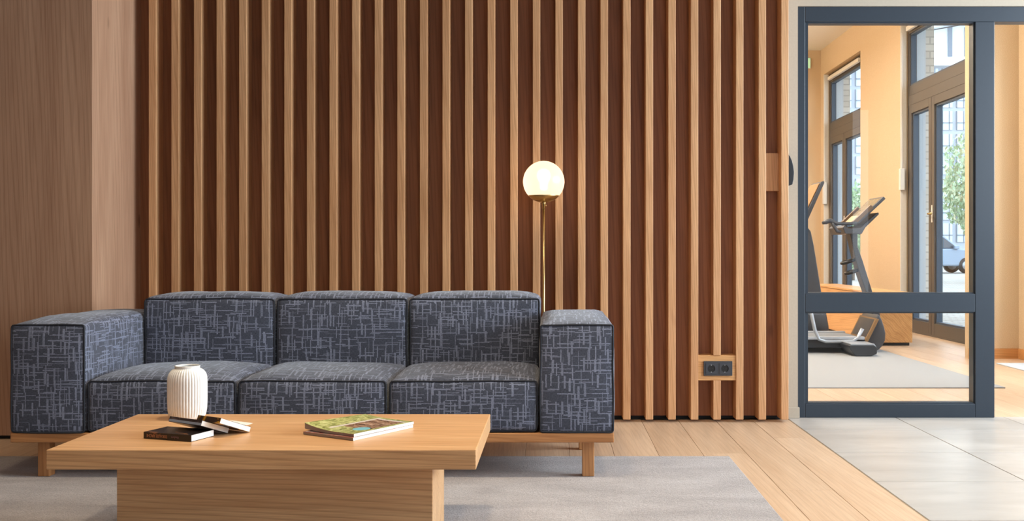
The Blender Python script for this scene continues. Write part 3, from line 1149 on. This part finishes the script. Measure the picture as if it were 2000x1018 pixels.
# ------------------------------------------------------------------ gym
gm = box('exercise_mat', .95, 2.92, 6.81, 9.86, .0005, .008, flat('grey_rubber', c(150, 150, 150), .7, bump=(200, .1)), None, .002)
tag(gm, 'thin grey rubber mat on the gym floor under the treadmill', 'mat')
dm = box('pale_floor_patch', 3.48, 3.80, 6.4, 8.29, .0005, .008, flat('pale_patch', c(196, 204, 212), .8, bump=(200, .1)), None, .002)  # thin pale slab laid flat on the gym floor
tag(dm, 'flat pale grey rectangle on the gym floor beside the wall pier', 'mat')
bench = empty('storage_bench', (3.19, 11.2, 0))
tag(bench, 'low oak storage box behind the treadmill', 'bench')
for o in (box('body', 3.03, 3.36, 9.88, 12.5, .03, .48, M['bench'], bench, .003),
          box('plinth', 3.05, 3.34, 9.91, 12.47, 0, .03, M['plinth'], bench),
          box('lid', 3.026, 3.364, 9.876, 12.504, .483, .503, M['bench'], bench, .003)):
    o.location = o.location - bench.location

DT = 9.4


def tp(pts, d):
    return [(PX(a, d), PZ(b, d)) for a, b in pts]


tm = empty('treadmill', (PX(1690, DT), DT, .008))
tag(tm, 'dark grey treadmill with tilted tablet screen seen from its side', 'treadmill')
parts = []
G, B_, SV = M['gymgrey'], M['black'], M['silver']
ZM = .008
# running deck
parts.append(box('deck', 1.30, PX(1690, 9.1), 9.10, 9.70, .05, .135, B_, tm, .01))
parts.append(box('side_rail', 1.28, PX(1688, 9.08), 9.06, 9.13, .125, .152, SV, tm, .006))
parts.append(box('side_rail', 1.28, PX(1688, 9.08), 9.67, 9.74, .125, .152, SV, tm, .006))
parts.append(box('running_belt', 1.30, PX(1676, 9.2), 9.14, 9.66, .136, .142, flat('belt', c(120, 122, 124), .7), tm, .002))
for xx in (1.40, PX(1660, 9.1)):
    parts.append(box('foot', xx, xx + .16, 9.12, 9.68, ZM + .0005, .05, B_, tm, .006))
# front foot block with silver cap
fx0, fx1 = PX(1653, 8.9), PX(1706, 8.9)
parts.append(prism('front_foot', [(fx0, .075), (fx0 + .05, ZM + .001), (fx1 - .05, ZM + .001), (fx1, .03), (fx1, .085), (fx1 - .02, .10), (fx0, .10)], 8.80, 9.10, B_, tm, .006))
parts.append(prism('foot_cap', [(fx0 + .01, .101), (fx1 - .03, .101), (fx1 - .01, .085), (fx1 - .005, .09), (fx1 - .02, .113), (fx0 + .01, .113)], 8.81, 9.09, SV, tm, .002))
# motor hood
hood = [(1708, 612), (1714, 622), (1719, 637), (1722, 650), (1721, 663), (1716, 673), (1709, 681), (1700, 684), (1684, 684), (1680, 672), (1684, 655), (1692, 638), (1701, 622)]
parts.append(prism('motor_hood', tp(hood, 9.3), 9.18, 9.62, G, tm, .012, True))
parts.append(prism('hood_trim', tp([(1678, 668), (1702, 620), (1707, 622), (1684, 668)], 9.3), 9.15, 9.65, flat('hood_trim', c(150, 118, 84), .35, .4), tm, .003))
# upright post
up = [(1656, 456), (1661, 480), (1667, 507), (1677, 541), (1688, 572), (1700, 612), (1702, 625), (1716, 625), (1714, 612), (1703, 580), (1692, 545), (1681, 510), (1671, 482), (1671, 456)]
parts.append(prism('upright', tp(up, DT), 9.33, 9.47, G, tm, .008))
# cup holders
for (a, b) in ((1644, 511), (1651, 531)):
    x0_, z_ = PX(a, DT), PZ(b, DT)
    pts = []
    for k in range(20):
        an = 2 * PI * k / 20
        pts.append((x0_ + .055 + .055 * math.cos(an), DT + .06 * math.sin(an), z_ + .018 * math.cos(an)))
    parts.append(tube('cup_holder', pts, .014, B_, tm, 8, True))
# console: lower tray, handlebars, tablet
parts.append(prism('console_tray', tp([(1632, 446), (1637, 458), (1668, 458), (1676, 444), (1672, 441), (1666, 447), (1640, 447), (1637, 441)], DT), 9.16, 9.64, G, tm, .006))
for yy in (9.17, 9.63):
    hb = [(1606, 436), (1613, 434), (1621, 431), (1629, 434), (1636, 437), (1655, 437), (1674, 436)]
    parts.append(tube('handlebar', [(p[0], yy, p[1]) for p in tp(hb, yy)], [.013, .020, .022, .018, .015, .015, .014], G, tm, 10))
    hb2 = [(1625, 434), (1630, 444), (1635, 452), (1642, 453)]
    parts.append(tube('handlebar_brace', [(p[0], yy, p[1]) for p in tp(hb2, yy)], .016, G, tm, 10))
tb0, tb1 = (2.638, 1.150), (2.877, 1.372)
dx, dz = tb1[0] - tb0[0], tb1[1] - tb0[1]
ln = math.hypot(dx, dz); ux, uz = dx / ln, dz / ln; nx_, nz_ = -uz, ux      # screen normal: up-left


def tab(a, b, h0, h1):
    return [(tb0[0] + ux * a + nx_ * h0, tb0[1] + uz * a + nz_ * h0), (tb0[0] + ux * b + nx_ * h0, tb0[1] + uz * b + nz_ * h0),
            (tb0[0] + ux * b + nx_ * h1, tb0[1] + uz * b + nz_ * h1), (tb0[0] + ux * a + nx_ * h1, tb0[1] + uz * a + nz_ * h1)]


parts.append(prism('tablet', tab(0, ln, -.028, 0), 9.20, 9.60, G, tm, .006))
parts.append(prism('screen', tab(.09, ln - .02, .0005, .002), 9.22, 9.58, flat('dim_screen', c(150, 136, 112), .12), tm))
parts.append(prism('control_panel', tab(.0, .085, .0005, .003), 9.23, 9.57, flat('beige_panel', c(206, 182, 148), .35), tm))
for yy in (9.185, 9.575):
    parts.append(prism('tablet_rail', tab(-.03, .19, -.012, .026), yy, yy + .04, flat('tablet_rail', c(104, 84, 66), .35, .3), tm, .005))
parts.append(prism('back_support', tp([(1680, 446), (1707, 420), (1706, 416), (1702, 418), (1676, 440)], DT), 9.25, 9.55, G, tm, .005))
sf = tp([(1560, 560), (1584, 612), (1591, 645), (1599, 663), (1612, 667), (1640, 667), (1664, 666), (1675, 660), (1684, 642)], 9.08)
parts.append(tube('side_frame', [(p[0], 9.07, p[1]) for p in sf], .016, SV, tm, 8))
tm_loc = tm.location.copy()
for o in parts:
    o.location = o.location - tm_loc

# second machine farther back, mostly behind the slat wall
DE = 10.3
el = empty('exercise_machine', (PX(1590, DE), DE, 0))
tag(el, 'tall dark exercise machine half hidden behind the window frame left of the treadmill', 'machine')
eparts = [
    prism('motor_hood', tp([(1560, 612), (1606, 608), (1611, 634), (1612, 648), (1606, 656), (1594, 661), (1560, 661)], DE), 10.15, 10.45, G, el, .012, True),
    prism('upright', tp([(1570, 440), (1580, 452), (1586, 480), (1594, 530), (1602, 580), (1608, 612), (1570, 612)], DE), 10.22, 10.38, G, el, .01),
    box('base', 1.30, PX(1600, DE), 10.05, 10.55, .001, .12, B_, el, .012),
    box('stabilizer', PX(1600, DE), PX(1610, DE), 10.0, 10.6, .001, .07, SV, el, .01),
    prism('tablet', tp([(1560, 428), (1594, 358), (1599, 356), (1600, 360), (1568, 432)], DE), 10.1, 10.5, G, el, .004),
    prism('screen', tp([(1563, 418), (1591, 360), (1592, 360.5), (1564, 419)], DE), 10.12, 10.48, flat('machine_screen', c(150, 110, 70), .15), el),
]
for o in eparts:
    o.location = o.location - el.location

sg = empty('exit_sign', (3.55, Y_END - .012, PZ(124, Y_END)))
tag(sg, 'small green emergency sign high on the gym end wall', 'sign')
box('housing', -.14, .14, -.02, .0, -.08, .08, M['whiteplastic'], sg, .004)
box('sign_face', -.13, .13, -.0225, -.0205, -.07, .07, emit('green_sign', c(30, 170, 100), 1.0), sg)

# ------------------------------------------------------------------ outside
def paving():
    n = N('street_paving')
    tc = n.n('ShaderNodeTexCoord')
    bt = n.n('ShaderNodeTexBrick'); n.link(tc.outputs['Object'], bt.inputs['Vector'])
    bt.inputs['Scale'].default_value = 2.0
    bt.inputs['Color1'].default_value = c(168, 160, 150); bt.inputs['Color2'].default_value = c(190, 184, 176); bt.inputs['Mortar'].default_value = c(130, 124, 116)
    n.base(bt.outputs['Color']); n.b.inputs['Roughness'].default_value = .9
    return n.m


gr = box('ground', 4.22, 120, -5, 220, -.2, -.02, paving()); tag(gr, kind='structure')

# far office block
bd = empty('office_building', (57, 152, 0))
tag(bd, 'pale grey office block with tall windows seen through the gym glazing', 'building')
conc = flat('facade_panel', c(182, 190, 200), .8)
conc2 = flat('facade_white', c(226, 230, 234), .7)
wglass = flat('facade_window', c(206, 218, 228), .15, 0, .8)
wdark = flat('facade_dark_window', c(110, 122, 136), .15, 0, .8)
wfr = flat('facade_mullion', c(130, 140, 152), .6)
bparts = [box('facade', 40, 84, 150.6, 170, -.02, 27.4, conc, bd),
          box('cornice', 39.5, 84.5, 149.6, 170, 27.4, 28.5, conc2, bd),
          ]
ph = empty('penthouse'); ph.parent = bd
bparts.append(prism('penthouse_wall', [(44, 28.5), (84, 28.5), (84, 38), (50, 32)], 151.5, 170, conc2, bd))
bparts.append(prism('roof_band', [(49, 32.0), (84, 38.0), (84, 39.4), (48.2, 33.2)], 149.8, 171, conc2, bd))
bpy.data.objects.remove(ph)
for (a, b) in ((56.6, 57.2), (59.0, 59.8), (61.5, 62.2)):
    bparts.append(box('window', a, b, 151.3, 151.45, 29.0, 33.2, wdark, bd))
for r_, (za, zb) in enumerate(((2.2, 4.9), (5.4, 8.1), (8.7, 11.3), (11.9, 14.5), (15.0, 17.7), (18.3, 21.0), (21.5, 24.1), (24.6, 27.1))):
    for cc in range(9):
        xa = 40.95 + cc * 2.07 + (.0 if r_ % 2 else .0)
        wobj = box('window', xa, xa + 1.45, 150.45, 150.55, za, zb, wglass, bd)
        bparts.append(wobj)
        bm = bmesh.new()
        pbox(bm, xa - .06, xa + .06, 150.35, 150.6, za, zb)
        pbox(bm, xa + .95, xa + 1.05, 150.35, 150.6, za, zb)
        pbox(bm, xa, xa + 1.45, 150.35, 150.6, za + .95, za + 1.07)
        bm_obj('mullion', bm, wfr, wobj)
for o in bparts:
    o.location = o.location - bd.location


def leafy(name, label, ctr, rad, nleaf, cols, seed):
    rr = random.Random(seed)
    r = empty(name, (ctr[0], ctr[1], -.02))
    tag(r, label, 'tree', 'street trees')
    bm = bmesh.new()
    zc_ = ctr[2]
    for i in range(nleaf):
        while True:
            p = Vector((rr.uniform(-1, 1), rr.uniform(-1, 1), rr.uniform(-1, 1)))
            if .35 < p.length < 1: break
        k_ = 1 + .25 * mnoise.noise(p * 2.3 + Vector((seed, 0, 0)))
        p = Vector((p.x * rad[0], p.y * rad[1], p.z * rad[2])) * k_ + Vector((0, 0, zc_))
        s_ = rr.uniform(.05, .10)
        e = Euler((rr.uniform(0, 6), rr.uniform(0, 6), rr.uniform(0, 6))).to_matrix()
        vs = [bm.verts.new(p + e @ Vector(q)) for q in ((-s_, 0, 0), (0, -s_ * .55, .01), (s_, 0, 0), (0, s_ * .55, .01))]
        bm.faces.new(vs)
    n = N(name + '_leaf')
    tc = n.n('ShaderNodeTexCoord')
    n.base(n.ramp(n.noise(tc.outputs['Object'], 2.6, 3, .7), [(.3, cols[0]), (.5, cols[1]), (.7, cols[2])]))
    n.b.inputs['Roughness'].default_value = .7
    fo = bm_obj('foliage', bm, n.m, r); fo['kind'] = 'stuff'
    bark = flat(name + '_bark', c(110, 96, 84), .9)
    tube('trunk', [(0, 0, 0), (.05, .02, zc_ * .5), (0, 0, zc_)], [.11, .09, .05], bark, r, 8)
    for k_ in range(5):
        a = k_ * 1.3
        tube('branch', [(0, 0, zc_ * .55), (math.cos(a) * rad[0] * .35, math.sin(a) * rad[1] * .35, zc_ * .9), (math.cos(a) * rad[0] * .6, math.sin(a) * rad[1] * .6, zc_ + rad[2] * .3)], [.05, .035, .015], bark, r, 6)
    return r


leafy('street_tree', 'leafy green and russet tree by the street beyond the nearer gym window', (12.6, 30, 2.75), (1.55, 1.3, 1.75), 7000, (c(138, 166, 130), c(180, 198, 164), c(214, 196, 160)), 5)
leafy('street_tree', 'small green tree seen low through the farther gym window', (9.3, 33, 1.7), (1.0, 1.0, 1.3), 3500, (c(126, 160, 120), c(164, 190, 148), c(194, 206, 170)), 8)

# parked car
car = empty('parked_car', (15.55, 44, -.02))
tag(car, 'parked grey-blue car on the street beyond the gym window', 'car')
paint = flat('car_paint', c(146, 162, 180), .2, .3, .6)
cglass = flat('car_glass', c(60, 72, 84), .08, 0, .8)


def carp(poly, y0, y1, mat, name, bev=.03):
    return prism(name, [(-a, b) for a, b in poly], y0, y1, mat, car, bev)


carp([(-2.2, .35), (-2.25, .75), (-2.1, .92), (-1.0, 1.02), (1.9, 1.02), (2.2, .9), (2.25, .5), (2.15, .3), (-2.0, .3)], -.9, .9, paint, 'body', .06)
carp([(-1.15, 1.0), (-.45, 1.55), (1.3, 1.6), (2.0, 1.0)], -.78, .78, paint, 'cabin', .05)
carp([(-1.0, 1.04), (-.42, 1.48), (.35, 1.5), (.35, 1.04)], -.80, -.785, cglass, 'front_side_window', .004)
carp([(.45, 1.04), (.45, 1.5), (1.2, 1.52), (1.75, 1.04)], -.80, -.785, cglass, 'rear_side_window', .004)
for xw_ in (1.35, -1.4):
    for yw in (-.92, .72):
        t_ = tube('wheel', [(xw_, yw, .33), (xw_, yw + .2, .33)], .33, M['black'], car, 24)
        tube('hub', [(xw_, yw - .01, .33), (xw_, yw + .21, .33)], .2, M['silver'], t_, 16)
box('mirror', .78, .98, -1.08, -.9, 1.0, 1.14, paint, car, .03)
box('headlamp', 2.05, 2.24, -.88, -.6, .68, .82, M['silver'], car, .03)
